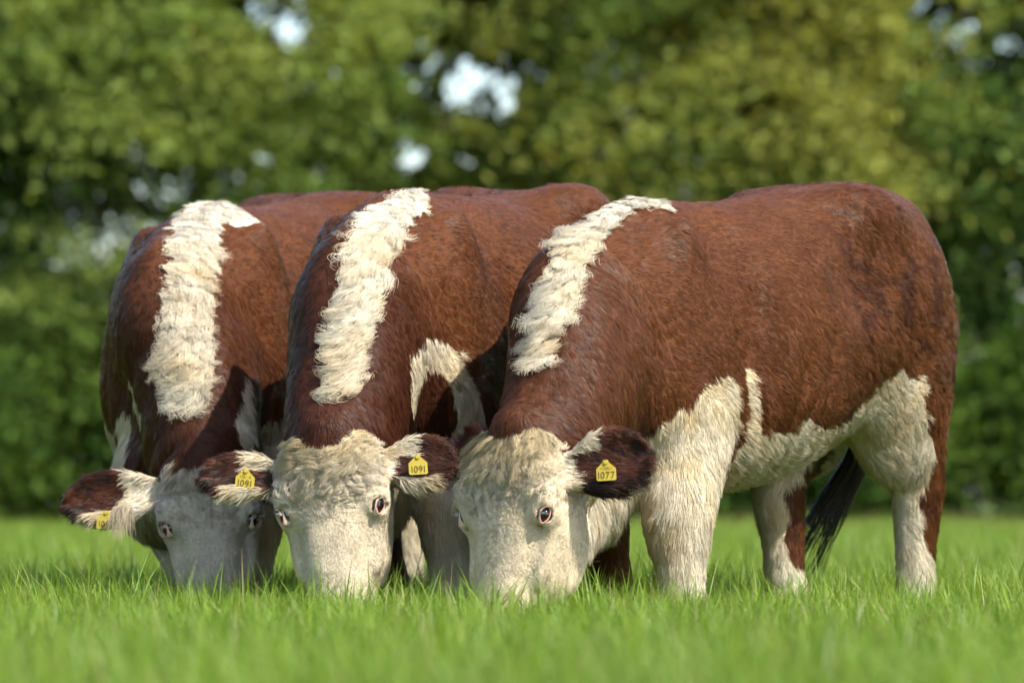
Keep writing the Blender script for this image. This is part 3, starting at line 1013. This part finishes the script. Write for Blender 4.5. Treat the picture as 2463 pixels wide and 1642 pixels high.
class Coat:
    def __init__(s, cow):
        s.cow = cow
        s.c = COAT[cow.spec['key']]

    def look(s, P, N):
        """everything the hair at points P with skin normals N needs"""
        cow, c, H = s.cow, s.c, s.cow.head
        n = len(P)
        dh = H.f(P)
        t, hn, hs = H.loc(P)
        t, hn, hs = t / H.sc, hn / H.sc, hs / H.sc
        eL, eR = cow.ears['L'].f(P), cow.ears['R'].f(P)
        de = np.minimum(eL, eR)
        na, nb, nl, nra, nrb, nt, nS, nU, nT = cow.neck.coords(P)
        legs = {}
        lowz = P[:, 2] < .95
        for k, v in cow.legs.items():
            f_ = np.full(n, .5)
            m = lowz & np.all((P > v.lo - .1) & (P < v.hi + .1), 1)
            f_[m] = v.f(P[m])
            legs[k] = f_
        dl = np.min(list(legs.values()), 0)
        tail = cow.tail.f(P)
        jag = fbm(P, 26., 3, 1) * .020 + vnoise(P, 110., 2) * .006
        # --- white or brown
        w = cap_dist(P, c['blaze']) + jag * 1.3 + np.random.default_rng(6).normal(0, .004, n)
        blaze = w > 0
        und = np.array(c['under'])[::1]
        o = np.argsort(und[:, 0])
        zb = np.interp(P[:, 0], und[o, 0], und[o, 1])
        zb = np.where(P[:, 1] > 0, zb, zb - .02 + .03 * vnoise(P, 4., 3))
        white = blaze | (P[:, 2] + jag * 1.3 < zb)
        for nm, tb in cow.legs.items():
            near = legs[nm] < .02
            m = near & (P[:, 2] < (.76 if nm[1] == 'H' else .55))
            if not m.any():
                continue
            a, b, l, ra, rb, tt, *_ = tb.coords(P[m])
            if nm[1] == 'H':
                hz = np.array(c.get('hind_' + nm, c['hind']))
                lim = np.interp(P[m][:, 2], hz[:, 0], hz[:, 1])
                white[m] = b + jag[m] > lim
            else:
                white[m] = b + jag[m] > (c['fore_back'] if nm == 'LF' or cow.spec['key'] == 'L' else .3)
        for cp in c['white']:
            white |= cap_dist(P, cp) + jag * .8 > 0
        for cp in c['brown']:
            white &= ~(cap_dist(P, cp) + jag * .6 > 0)
        onhead = (dh < .035) & (de > .006) & ((dh < .012) | (t > .04)) & (hn > -.30)
        crown = onhead & (hn + jag * 1.5 < (-.18 if cow.spec['key'] == 'L' else -.13) + .30 * np.abs(hs)) & (t + jag < .11)
        white = np.where(onhead, ~crown, white)
        onear = de < .010
        et = np.zeros(n); ew = np.zeros(n); eo = np.zeros(n); E = np.zeros((n, 3)); EW = np.zeros((n, 3))
        for e_, d_ in ((cow.ears['L'], eL), (cow.ears['R'], eR)):
            m = (d_ <= de + 1e-9)
            a, b_, o_ = e_.loc(P[m])
            et[m], ew[m], eo[m] = a, b_ / (.079 * e_.sc), o_
            up = 1.0 if e_.Wd[2] > 0 else -1.0
            ew[m] *= up
            E[m] = e_.E; EW[m] = e_.Wd * up
        ej = jag * 4
        if cow.spec['key'] == 'R':
            earwhite = (et + ej < .10) | ((ew + ej > .55) & (et + ej < .46))
        elif cow.spec['key'] == 'M':
            earwhite = ((et + ej < .52) & (ew + ej > .30)) | (et + ej < .16) | ((ew + ej < -.72) & (et < .75))
        else:
            earwhite = (et + ej < .40) | ((ew + ej < -.62) & (et < .85))
        white = np.where(onear, earwhite, white)
        # --- colour
        br = fbm(P, 5., 3, 2) * .5 + .5
        fine = vnoise(P, 60., 1) * .5 + .5
        dark, mid_, red = np.array([.032, .0105, .0044]), np.array([.076, .0246, .0082]), np.array([.126, .0445, .0142])
        k = np.clip(br * .9 + .25 * fine - .1, 0, 1)[:, None]
        body_b = mid_ + (red - mid_) * k
        neckw = np.clip(sstep(.18, .45, nt) * (dl > .02) * (P[:, 0] > -.02), 0, 1)[:, None]
        neck_amt = {'R': .35, 'M': .75, 'L': .60}[cow.spec['key']]
        bcol = body_b * (1 - neck_amt * neckw) + (np.array([.038, .0108, .0058])) * neck_amt * neckw
        if cow.spec['key'] == 'R':      # dark curly locks over flank and thigh
            q = fbm(P, 13., 3, 0, 4.) + .35 * fbm(P, 3.5, 2, 3, 2.)
            amt = sstep(.05, .35, q) * sstep(-.45, -.75, P[:, 0]) * sstep(1.28, 1.10, P[:, 2]) * .85
            bcol = bcol * (1 - amt[:, None]) + dark * 1.5 * amt[:, None]
            seedy = (P[:, 0] < -1.20) & (P[:, 2] > .85) & (P[:, 1] > 0) & (np.random.default_rng(2).random(n) < .035)
            bcol = np.where(seedy[:, None], np.array([.38, .34, .22]), bcol)
        face = np.array(c['face'])
        cream, snow = np.array([.54, .405, .215]), np.array([.67, .615, .49])
        kk = np.clip(fbm(P, 16., 3, 3) * .6 + .5, 0, 1)[:, None]
        wcol = cream + (snow - cream) * kk
        if True:
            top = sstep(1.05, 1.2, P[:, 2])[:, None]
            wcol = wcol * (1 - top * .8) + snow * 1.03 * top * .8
            low = sstep(.35, .05, P[:, 2])[:, None]
            wcol = wcol * (1 - low * .5) + np.array([.74, .70, .60]) * low * .5
        fcol = face * (.80 + .30 * kk) * (1 + .16 * fbm(P, 34., 2, 2)[:, None]) * (1 - np.array([.20, .26, .42]) * (sstep(.13, .03, t) * sstep(.13, .08, np.abs(hs)))[:, None] * (.5 if cow.spec['key'] == 'L' else .85))
        wcol = np.where(onhead[:, None], fcol, wcol)
        ebr = np.array([.060, .020, .010]); eblk = np.array([.018, .009, .006])
        ke = np.clip(.5 + vnoise(P, 40., 2) * .6 + .25 * ew, 0, 1)[:, None]
        ecol = eblk + (ebr * 1.5 - eblk) * ke
        bcol = np.where(onear[:, None], ecol, bcol)
        pink = sstep(.475, .505, t)[:, None] * (onhead & (hn > -.13))[:, None]
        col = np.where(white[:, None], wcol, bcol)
        col = col * (1 - pink) + np.array([.52, .34, .28]) * pink
        for nm in ('L', 'R'):                                    # damp streak below the inner corner of each eye
            g_ = 1 if nm == 'L' else -1
            ec, lk_ = cow.eyes[nm]
            q0 = ec + H.A * .028 - H.S * g_ * .008; q1 = ec + H.A * .055 - H.S * g_ * .012
            ts = cap_dist(P, [(*q0, .009), (*q1, .005)]) + jag * .25
            amt = (sstep(-.004, .006, ts) * {'R': .75, 'M': .35, 'L': .30}[cow.spec['key']])[:, None]
            col = col * (1 - amt) + np.array([.07, .05, .035]) * amt
        # --- lie
        D = np.tile(np.array([[-.80, 0, -.45]]), (n, 1))
        sidey = np.sign(P[:, 1])
        back = sstep(.6, 1.0, N[:, 2])[:, None]
        D = D * (1 - back) + np.stack([-np.ones(n), .35 * sidey, np.zeros(n)], 1) * back
        nk = (neckw[:, 0] > .2)
        Dn = np.array([-.35, 0, -1.0]) + 0 * P
        D = np.where(nk[:, None], Dn, D)
        lg = (dl < .015) & (P[:, 2] < .7)
        D = np.where(lg[:, None], np.array([-.25, 0, -1.0]), D)
        Db = nS * np.tanh((na + .03 * vnoise(P, 9., 0)) / .035)[:, None] * .75 + np.array([0, 0, -.75]) + nT * .15
        D = np.where(blaze[:, None], Db, D)
        rt, rs = t - .235, hs - .01
        rad = H.A * rt[:, None] + H.S * rs[:, None]
        up_ = (rt < 0)
        Dh = unit(rad) + H.A * np.where(up_, -.25, .5)[:, None]
        lock = sstep(.15, .06, t) * sstep(.13, .09, np.abs(hs))
        Dh = Dh * (1 - lock)[:, None] + (H.A * .9 + H.S * (np.sign(hs) * .35)[:, None] + H.N * .3) * lock[:, None] * 1.2
        D = np.where(onhead[:, None], Dh, D)
        De = E * .9 + np.array([0, 0, -.45]) + EW * (ew * .25)[:, None]
        D = np.where(onear[:, None], De, D)
        swirl = vec_noise(P, 9.) * .32 + vec_noise(P, 30., 3.) * .38
        D = unit(D) + swirl
        D = unit(D - N * (D * N).sum(1, keepdims=True))
        # --- length, lift, curl
        L = np.full(n, .017); lift = np.full(n, .17); curl = np.full(n, .0012)
        rough = sstep(-.1, .4, fbm(P, 6., 2, 1, 9.))
        L += .006 * rough
        if cow.spec['key'] == 'R':
            rr = sstep(-.5, -.9, P[:, 0]) * sstep(-.15, .3, fbm(P, 5., 2, 0, 4.))
            L += .009 * rr; curl += .0024 * rr; lift += .08 * rr
        bel = sstep(.66, .50, P[:, 2]) * (~lg) * (~onhead)
        L += .020 * bel; lift += .1 * bel
        L = np.where(lg, .024 + .008 * rough, L)
        L = np.where(white & ~onhead & ~onear & ~blaze, L + .008, L)
        L = np.where(blaze, {'R': .052, 'M': .050, 'L': .046}[cow.spec['key']], L)
        topw = sstep(1.10, 1.2, P[:, 2])
        L = np.where(blaze, L * (1 - .35 * topw), L)
        lift = np.where(blaze, .45, lift)
        curl = np.where(blaze, {'R': .010, 'M': .0165, 'L': .009}[cow.spec['key']] * (1 - .6 * topw), curl)
        fh = sstep(.24, .12, t + .3 * np.abs(hs) - .02)
        Lh = {'R': .020, 'M': .026, 'L': .010}[cow.spec['key']]
        lh = .0065 + (Lh - .0065) * fh + {'R': .045, 'M': .018, 'L': .035}[cow.spec['key']] * lock
        L = np.where(onhead, lh, L)
        lift = np.where(onhead, .16 + .22 * fh + .20 * lock, lift)
        curl = np.where(onhead, c['curl'] * fh * (1 - {'R': .6, 'M': .0, 'L': .6}[cow.spec['key']] * lock) + .0007, curl)
        L = np.where(onear, .022 + .022 * sstep(.3, -.8, ew) + .012 * sstep(.6, 1., np.abs(ew)), L)
        lift = np.where(onear, .40, lift)
        curl = np.where(onear, .001, curl)
        bare = (onhead & (t > .495)) | (tail < .012) & (P[:, 2] < .7 * cow.spec['sc'])
        for nm in ('L', 'R'):
            ec, lk = cow.eyes[nm]
            de_ = np.linalg.norm(P - ec, axis=1)
            bare |= de_ < .0215
            L = np.where(de_ < .045, np.minimum(L, .007), L)
            curl = np.where(de_ < .055, .0003, curl)
        L = np.where(bare, 0, L)
        dens = np.ones(n) * 1.0
        dens = np.where(blaze | onear, 2.6, dens)
        dens = np.where(onhead, 3.2, dens)
        region = np.where(onhead, 2, np.where(blaze, 1, 0))
        region = np.where(onhead & (fh + lock < .15), 4, region)
        if cow.spec['key'] == 'R':
            region = np.where((region == 0) & ~white & (rr > .25) & (dl > .0), 3, region)
        # skin folds of the forehead
        ph_ = 2 * np.pi * (np.abs(hs) * 34 + .9 * vnoise(P, 11., 1) + .5 * t * 10)
        amp = {'R': .30, 'M': .12, 'L': .60}[cow.spec['key']] * sstep(.33, .2, t) * sstep(.02, .08, t) * onhead
        tilt = H.S * (np.cos(ph_) * amp * np.sign(hs))[:, None]
        tilt = tilt + (vec_noise(P, 24., 2.) * {'R': .34, 'M': .30, 'L': .22}[cow.spec['key']] + vec_noise(P, 60., 6.) * .16) * onhead[:, None]
        return dict(tilt=tilt, col=col, D=D, L=L, lift=lift, curl=curl, dens=dens, region=region, white=white)


def hair_object(name, root, Nn, D, L, lift, curl, col, K, r0, parent, mat, clump_n, clump, wave, seed, label=None, var=1.0, tilt=None, scat=.10):
    g = np.random.default_rng(seed)
    n = len(root)
    # locks: neighbours share curl phase and draw together
    ci = g.choice(n, max(8, n // clump_n), replace=False)
    kd = KDTree(len(ci))
    for j, q in enumerate(root[ci]):
        kd.insert(q, j)
    kd.balance()
    near = np.fromiter((kd.find(q)[1] for q in root), np.int64, n)
    cr = root[ci][near]
    ph = (g.uniform(0, 2 * np.pi, len(ci))[near] + g.normal(0, .35, n))
    turns = wave * g.uniform(.7, 1.3, len(ci))[near] * np.maximum(.35, L / .03)
    cl = (g.normal(0, .16 * var, (len(ci), 3)))[near]
    Dd = unit(D + cl + g.normal(0, scat, (n, 3)))
    Dd = unit(Dd - Nn * (Dd * Nn).sum(1, keepdims=True))
    Ln = L * g.uniform(.7, 1.2, n) * (1 + .22 * var * g.normal(0, 1, len(ci))[near])
    lf = np.clip(lift * (1 + .4 * var * g.normal(0, 1, len(ci))[near]) + g.normal(0, .05, n), .03, 1.3)
    u = np.linspace(0, 1, K)[None, :, None]
    S = np.cross(Nn, Dd)
    pos = root[:, None] + Ln[:, None, None] * (Dd[:, None] * (u * np.cos(lf)[:, None, None]) + Nn[:, None] * (np.sin(lf)[:, None, None] * (u - .42 * u * u)))
    a = (curl * g.uniform(.6, 1.3, n))[:, None, None]
    ang = ph[:, None, None] + 2 * np.pi * turns[:, None, None] * u
    env = np.minimum(u * 2.2, 1)
    pos = pos + a * env * (S[:, None] * (np.cos(ang)) + Nn[:, None] * (np.sin(ang) * .55 + .35))
    pos = pos + (cr - root)[:, None] * (clump * u ** 1.4)
    hc = bpy.data.hair_curves.new(name)
    hc.add_curves([K] * n)
    hc.position_data.foreach_set('vector', pos.astype(np.float32).ravel())
    r = (r0 * g.uniform(.75, 1.2, n))[:, None] * (1 - .72 * np.linspace(0, 1, K)[None] ** 1.3)
    a_ = hc.attributes.get('radius') or hc.attributes.new('radius', 'FLOAT', 'POINT')
    a_.data.foreach_set('value', r.astype(np.float32).ravel())
    cj = col * (1 + .13 * var * g.normal(0, 1, (len(ci), 1))[near] + .10 * g.normal(0, 1, (n, 1)))
    set_attr(hc, 'col', 'FLOAT_COLOR', 'CURVE', np.clip(cj, .004, .88))
    if tilt is not None:
        Nn = Nn + tilt
    lie = unit(Nn + .26 * var * (g.normal(0, 1, (len(ci), 3)))[near] + .25 * Dd)
    set_attr(hc, 'lie', 'FLOAT_VECTOR', 'CURVE', lie)
    o = link(name, hc, mat, parent, kind='stuff')
    if label:
        o['label'] = label
    return o


def uv_sphere(c, r, look, seg=20, ring=12):
    c = np.asarray(c); look = unit(np.asarray(look))
    a = unit(np.cross(look, [0.31, .2, 1.0])); b = np.cross(look, a)
    th = np.linspace(0, np.pi, ring + 1); ph = np.linspace(0, 2 * np.pi, seg, endpoint=False)
    V = (c + r * (np.cos(th)[:, None, None] * look + np.sin(th)[:, None, None] * (np.cos(ph)[None, :, None] * a + np.sin(ph)[None, :, None] * b))).reshape(-1, 3)
    F = []
    for i in range(ring):
        for j in range(seg):
            F.append((i * seg + j, i * seg + (j + 1) % seg, (i + 1) * seg + (j + 1) % seg, (i + 1) * seg + j))
    ang = np.repeat(th, seg)
    return V, np.array(F)[:, ::-1], ang


MATS = {}


def cow_materials():
    MATS['hide'] = mat_attr('hide', .75, .15, bump=.5)
    MATS['hair'] = mat_attr('hair', .42, .16, skin_normal=.66)
    MATS['lid'] = mat_attr('eyelid_skin', .45, .4)
    m, nt, N, L, b = nodes_of('eyeball')
    a = N.new('ShaderNodeAttribute'); a.attribute_name = 'col'
    L.new(a.outputs['Color'], b.inputs['Base Color'])
    b.inputs['Roughness'].default_value = .06
    b.inputs['Coat Weight'].default_value = .6
    MATS['eye'] = m
    MATS['tag'] = mat_plain('tag_plastic', (.36, .275, .028), .5, .35, .35, 90)
    MATS['ink'] = mat_plain('tag_print', (.085, .062, .015), .6, .2)
    MATS['hoof'] = mat_plain('hoof_horn', (.12, .10, .08), .5, .4, .3, 40)


def add_eye(cow, e, nm):
    H = cow.head
    g = 1 if nm == 'L' else -1
    c, look = cow.eyes[nm]
    V, F, ang = uv_sphere(c, .0225, look)
    me = mesh_np('eye', V, F)
    k = sstep(1.25, 1.35, ang)[:, None]
    k0 = sstep(.45, .52, ang)[:, None]
    col = np.array([.004, .004, .005]) * (1 - k0) + np.array([.018, .010, .006]) * k0 * (1 - k) + np.array([.30, .24, .21]) * k
    set_attr(me, 'col', 'FLOAT_COLOR', 'POINT', col)
    eye = link('eye', me, MATS['eye'], e)
    ax = H.A * .88 - H.S * g * .30
    ax = unit(ax - look * (ax @ look)); ay = np.cross(look, ax)
    if ay @ (-H.A) < 0 and False:
        ay = -ay
    th = np.linspace(0, 2 * np.pi, 28, endpoint=False)
    rings = [(.0178, .0105, .0165, (.20, .07, .06)), (.0192, .0118, .0205, (.50, .22, .17)), (.0212, .0140, .0200, (.58, .34, .26)),
             (.0228, .0160, .0120, (.55, .46, .35)), (.0230, .0165, .0020, (.55, .46, .35))]
    V, C = [], []
    for a, b, o, cl in rings:
        pinch = 1 + .22 * np.cos(th) ** 8 * (np.cos(th) > 0)
        V.append(c + look * o + ax * (np.cos(th) * a * pinch)[:, None] + ay * (np.sin(th) * b)[:, None] * 1.0)
        C.append(np.tile(np.array([cl]), (28, 1)))
    V = np.concatenate(V); C = np.concatenate(C)
    F = []
    for i in range(len(rings) - 1):
        for j in range(28):
            F.append((i * 28 + j, i * 28 + (j + 1) % 28, (i + 1) * 28 + (j + 1) % 28, (i + 1) * 28 + j))
    F = np.array(F)
    fn = np.cross(V[F[:, 2]] - V[F[:, 0]], V[F[:, 3]] - V[F[:, 1]])
    if (fn.mean(0) @ look) < 0:
        F = F[:, ::-1]
    me = mesh_np('eyelid', V, F)
    set_attr(me, 'col', 'FLOAT_COLOR', 'POINT', C)
    link('eyelid', me, MATS['lid'], eye)
    # lashes on the upper lid
    n = 60
    gg = np.random.default_rng(5)
    upv = np.array([0, 0, 1.0])
    tt = th[np.argsort(-(np.cos(th)[:, None] * ax + np.sin(th)[:, None] * ay) @ upv)[:12]]
    a0 = gg.choice(tt, n) + gg.normal(0, .1, n)
    root = c + look * .0225 + ax * (np.cos(a0) * .0200)[:, None] + ay * (np.sin(a0) * .0128)[:, None]
    out = unit((root - c) * .3 + look * .008 + upv * -.030)
    hair_object('eyelashes', root, np.tile(upv, (n, 1)), out, np.full(n, .010), np.full(n, .05), np.full(n, .0003), np.tile(np.array([[.45, .41, .34]]), (n, 1)),
                4, .0007, eye, MATS['hair'], 6, .1, .5, 9)


def text_mesh(body, size):
    cu = bpy.data.curves.new('print', 'FONT')
    cu.body = body
    cu.size = size
    cu.align_x = 'CENTER'
    cu.align_y = 'CENTER'
    cu.space_character = 1.12
    o = bpy.data.objects.new('print', cu)
    COL.objects.link(o)
    dg = bpy.context.evaluated_depsgraph_get()
    me = bpy.data.meshes.new_from_object(o.evaluated_get(dg))
    bpy.data.objects.remove(o)
    bpy.data.curves.remove(cu)
    me.materials.clear()
    return me


def add_tag(cow, e, center_w, normal_w, roll, big, small, size, label):
    """yellow plastic tag, house-shaped, with printed numbers"""
    cl = cow.w2l(center_w)
    nz = unit(cow.d2l(unit(np.array(normal_w, float))))
    up = np.array([0, 0, 1.0]); up = unit(up - nz * (up @ nz))
    rt = np.cross(up, nz)
    up, rt = rot_about(up, nz, roll), rot_about(rt, nz, roll)
    w, h, t = .5 * size, .36 * size, .0011
    out = []
    def arc(cx, cy, r, a0, a1):
        for k in np.linspace(a0, a1, 5):
            out.append((cx + r * math.cos(k), cy + r * math.sin(k)))
    r = .09 * size
    arc(-w + r, -h + r, r, -math.pi, -math.pi / 2)
    arc(w - r, -h + r, r, -math.pi / 2, 0)
    arc(w - r * .7, h * .62, r * .7, 0, math.pi * .33)
    out += [(.16 * size, h * 1.55), (.12 * size, h * 1.9), (-.12 * size, h * 1.9), (-.16 * size, h * 1.55)]
    arc(-w + r * .7, h * .62, r * .7, math.pi * .67, math.pi)
    import bmesh
    bm = bmesh.new()
    bend = lambda x: -.10 * x * x / size
    vs = [bm.verts.new((x, y, bend(x))) for x, y in out]
    f = bm.faces.new(vs)
    ex = bmesh.ops.extrude_face_region(bm, geom=[f])
    bmesh.ops.translate(bm, verts=[v for v in ex['geom'] if isinstance(v, bmesh.types.BMVert)], vec=(0, 0, -2 * t))
    # stud that pins the tag to the ear
    st = bmesh.ops.create_cone(bm, cap_ends=True, segments=14, radius1=.12 * size, radius2=.10 * size, depth=.004)
    bmesh.ops.translate(bm, verts=st['verts'], vec=(0, h * 1.55, .002))
    bmesh.ops.recalc_face_normals(bm, faces=bm.faces)
    me = bpy.data.meshes.new('ear_tag'); bm.to_mesh(me); bm.free()
    M = Matrix(((rt[0], up[0], nz[0], cl[0]), (rt[1], up[1], nz[1], cl[1]), (rt[2], up[2], nz[2], cl[2]), (0, 0, 0, 1)))
    tg = link('ear_tag', me, MATS['tag'], e, label=label)
    tg.matrix_local = M
    for body, sz, y in ((big, .50 * size, -.10 * size), (small, .20 * size, .25 * size)):
        if not body:
            continue
        tm = text_mesh(body, sz)
        for v in tm.vertices:
            v.co.x *= .92
            v.co.z = bend(v.co.x) + .0007
        pr = link('number_print', tm, MATS['ink'], tg)
        pr.location = (0, y, 0)
    return tg


def add_hooves(cow, e):
    import bmesh
    for nm, tb in cow.legs.items():
        p = tb.p[-1]
        bm = bmesh.new()
        for sgn in (1, -1):
            c = bmesh.ops.create_cone(bm, cap_ends=True, segments=12, radius1=.050, radius2=.040, depth=.07)
            for v in c['verts']:
                x, y, z = v.co
                v.co = (x * 1.25 + (.02 if z < 0 else 0) + .005, y * .62 + sgn * .031, z + .037)
        me = bpy.data.meshes.new('hoof'); bm.to_mesh(me); bm.free()
        o = link('hoof', me, MATS['hoof'], e)
        o.location = (p[0], p[1], .002)


COW_WORDS = dict(
    L=('red brown cow with a smooth shaded white face and wide straight white neck stripe', 'curly'),
    M=('red brown cow with a curly white face and ring shaped white shoulder patch', ''),
    R=('red brown cow showing its whole flank, with a yellow ear tag reading 1077', ''))


def build_cow(spec):
    key = spec['key']
    cow = Cow(spec)
    V, F = cow.mesh()
    e = link('cow', None, label=COW_WORDS[key][0], category='cow', group='cattle grazing side by side')
    e.location = cow.org
    e.rotation_euler = (0, 0, cow.ang)
    coat = Coat(cow)
    Nv = vert_normals(V, F)
    lk = coat.look(V, Nv)
    me = mesh_np('body', V, F)
    set_attr(me, 'col', 'FLOAT_COLOR', 'POINT', lk['col'] * .82)
    link('body', me, MATS['hide'], e)
    for nm in ('L', 'R'):
        add_eye(cow, e, nm)
    add_hooves(cow, e)
    for args in spec.get('tags', ()):
        add_tag(cow, e, *args)
    if os.environ.get('NOFUR'):
        return
    # hair roots, weighted by area and by how long the coat is there
    g = np.random.default_rng(ord(key))
    A = .5 * np.linalg.norm(np.cross(V[F[:, 2]] - V[F[:, 0]], V[F[:, 3]] - V[F[:, 1]]), axis=1)
    fN = Nv[F].mean(1); fP = V[F].mean(1)
    to = unit(cow.w2l(CAM) - fP)
    facing = (fN * to).sum(1)
    A = A * lk['dens'][F].mean(1) * (lk['L'][F].min(1) > 0) * np.where(facing < -.25, .45, 1.0) * sstep(-.02, .12, fP[:, 2])
    n = spec['hairs']
    fi = g.choice(len(F), n, p=A / A.sum())
    a, b = g.random((n, 1)), g.random((n, 1))
    q = V[F[fi]]; qn = Nv[F[fi]]
    w = [(1 - a) * (1 - b), a * (1 - b), a * b, (1 - a) * b]
    P = sum(w[k] * q[:, k] for k in range(4)); Nn = unit(sum(w[k] * qn[:, k] for k in range(4)))
    lk = coat.look(P, Nn)
    ok = lk['L'] > 0
    body = ok & (lk['region'] == 0); bl = ok & (lk['region'] == 1); hd = ok & (lk['region'] == 2)
    tilt = lk['tilt']
    def put(name, m, K, r0, cn, cs, wave, seed, label, var, tl=None, sc_=.10):
        hair_object(name, P[m], Nn[m], lk['D'][m], lk['L'][m], lk['lift'][m], lk['curl'][m], lk['col'][m], K, r0, e, MATS['hair'], cn, cs, wave, seed, label, var, None if tl is None else tl[m], sc_)
    put('coat', body, 5, .00062, 14, .40, .5, 1, 'short red brown and white coat hair', .5)
    put('crest_hair', bl, 11, .00050, 45, .42, 1.0, 2, 'long creamy white hair along the neck crest', .75, None, .12)
    put('face_hair', hd, 10, .00050, 30 if key == 'M' else 22, .58 if key == 'M' else .48, 1.35 if key == 'M' else 1.0, 3, 'creamy white hair of the forehead and poll', .85, tilt)
    if key == 'L':
        gg = np.random.default_rng(8)
        q = 420
        c0 = np.array(at(277, 1222, 14.035)); rt_ = np.stack([c0 + np.array([a_, 0, 0]) for a_ in gg.uniform(-.002, .046, q)]) + gg.normal(0, .004, (q, 3))
        rl = cow.w2l(rt_)
        nn = np.tile(cow.d2l(np.array([0, -1.0, .2])), (q, 1))
        dd = unit(cow.d2l(np.stack([gg.normal(-.05, .12, q), -.05 * np.ones(q), -np.ones(q)], 1)))
        hair_object('ear_fringe', rl, unit(nn), dd, gg.uniform(.035, .075, q), np.full(q, .1), np.full(q, .0012), np.tile(np.array([[.46, .38, .26]]), (q, 1)),
                    7, .00055, e, MATS['hair'], 9, .4, .4, 21, 'long pale hair hanging from the ear over the tag', .8)
    put('muzzle_hair', ok & (lk['region'] == 4), 5, .00052, 8, .25, .5, 6, 'short smooth creamy hair below the eyes', .30, tilt)
    if key == 'R':
        put('flank_hair', ok & (lk['region'] == 3), 7, .00060, 22, .40, .7, 5, 'longer wavy red brown hair of flank and thigh', .75)
        add_switch(cow, e)


def add_switch(cow, e):
    g = np.random.default_rng(4)
    n, K = 420, 12
    path = catmull(np.array([(-1.335, -.03, .74), (-1.30, -.075, .60), (-1.26, -.115, .47), (-1.215, -.17, .34), (-1.165, -.235, .17)]), K)
    T = unit(np.gradient(path, axis=0))
    S = unit(np.cross(T, [0, 0, 1.0])); U = np.cross(T, S)
    u = np.linspace(0, 1, K)
    th = g.uniform(0, 2 * np.pi, n); rr = np.sqrt(g.random(n))
    lockid = g.integers(0, 46, n)
    lt = g.uniform(0, 2 * np.pi, 46)[lockid]; lr = np.sqrt(g.random(46))[lockid]
    th = th * .12 + lt * .88; rr = rr * .16 + lr * .84
    width = .016 + .052 * u ** .8
    st = g.uniform(0, .45, n); ln = g.uniform(.45, 1.0, n)
    tt = np.clip(st[:, None] + (ln * (1 - st))[:, None] * u[None], 0, 1)
    idx = tt * (K - 1); i0 = np.clip(idx.astype(int), 0, K - 2); f = (idx - i0)[..., None]
    lerp = lambda A: A[i0] * (1 - f) + A[i0 + 1] * f
    wd = np.interp(tt, u, width)[..., None]
    off = (lerp(S) * np.cos(th)[:, None, None] + lerp(U) * np.sin(th)[:, None, None]) * rr[:, None, None] * wd
    wav = .015 * np.sin(tt * 17 + (lockid * 1.7)[:, None])[..., None] * lerp(S) + .004 * np.sin(tt * 23 + (lockid * 2.3)[:, None])[..., None] * lerp(U)
    pos = lerp(path) + off + wav * tt[..., None]
    hc = bpy.data.hair_curves.new('tail_switch')
    hc.add_curves([K] * n)
    hc.position_data.foreach_set('vector', pos.astype(np.float32).ravel())
    a = hc.attributes.get('radius') or hc.attributes.new('radius', 'FLOAT', 'POINT')
    a.data.foreach_set('value', np.tile((.0016 * (1 - .7 * u)).astype(np.float32), n))
    col = np.array([.030, .025, .024]) * g.uniform(.4, 2.0, (n, 1))
    col[g.random(46)[lockid] < .14] = (.085, .070, .045)
    set_attr(hc, 'col', 'FLOAT_COLOR', 'CURVE', col)
    set_attr(hc, 'lie', 'FLOAT_VECTOR', 'CURVE', unit(off[:, K // 2]))
    link('tail_switch', hc, MATS['hair'], e, kind='stuff', label='long black hair of the hanging tail end')


def main():
    make_ground()
    cow_materials()
    if not os.environ.get('NOBG'):
        make_grass()
        make_trees()
    for sp in COWS:
        build_cow(sp)


main()
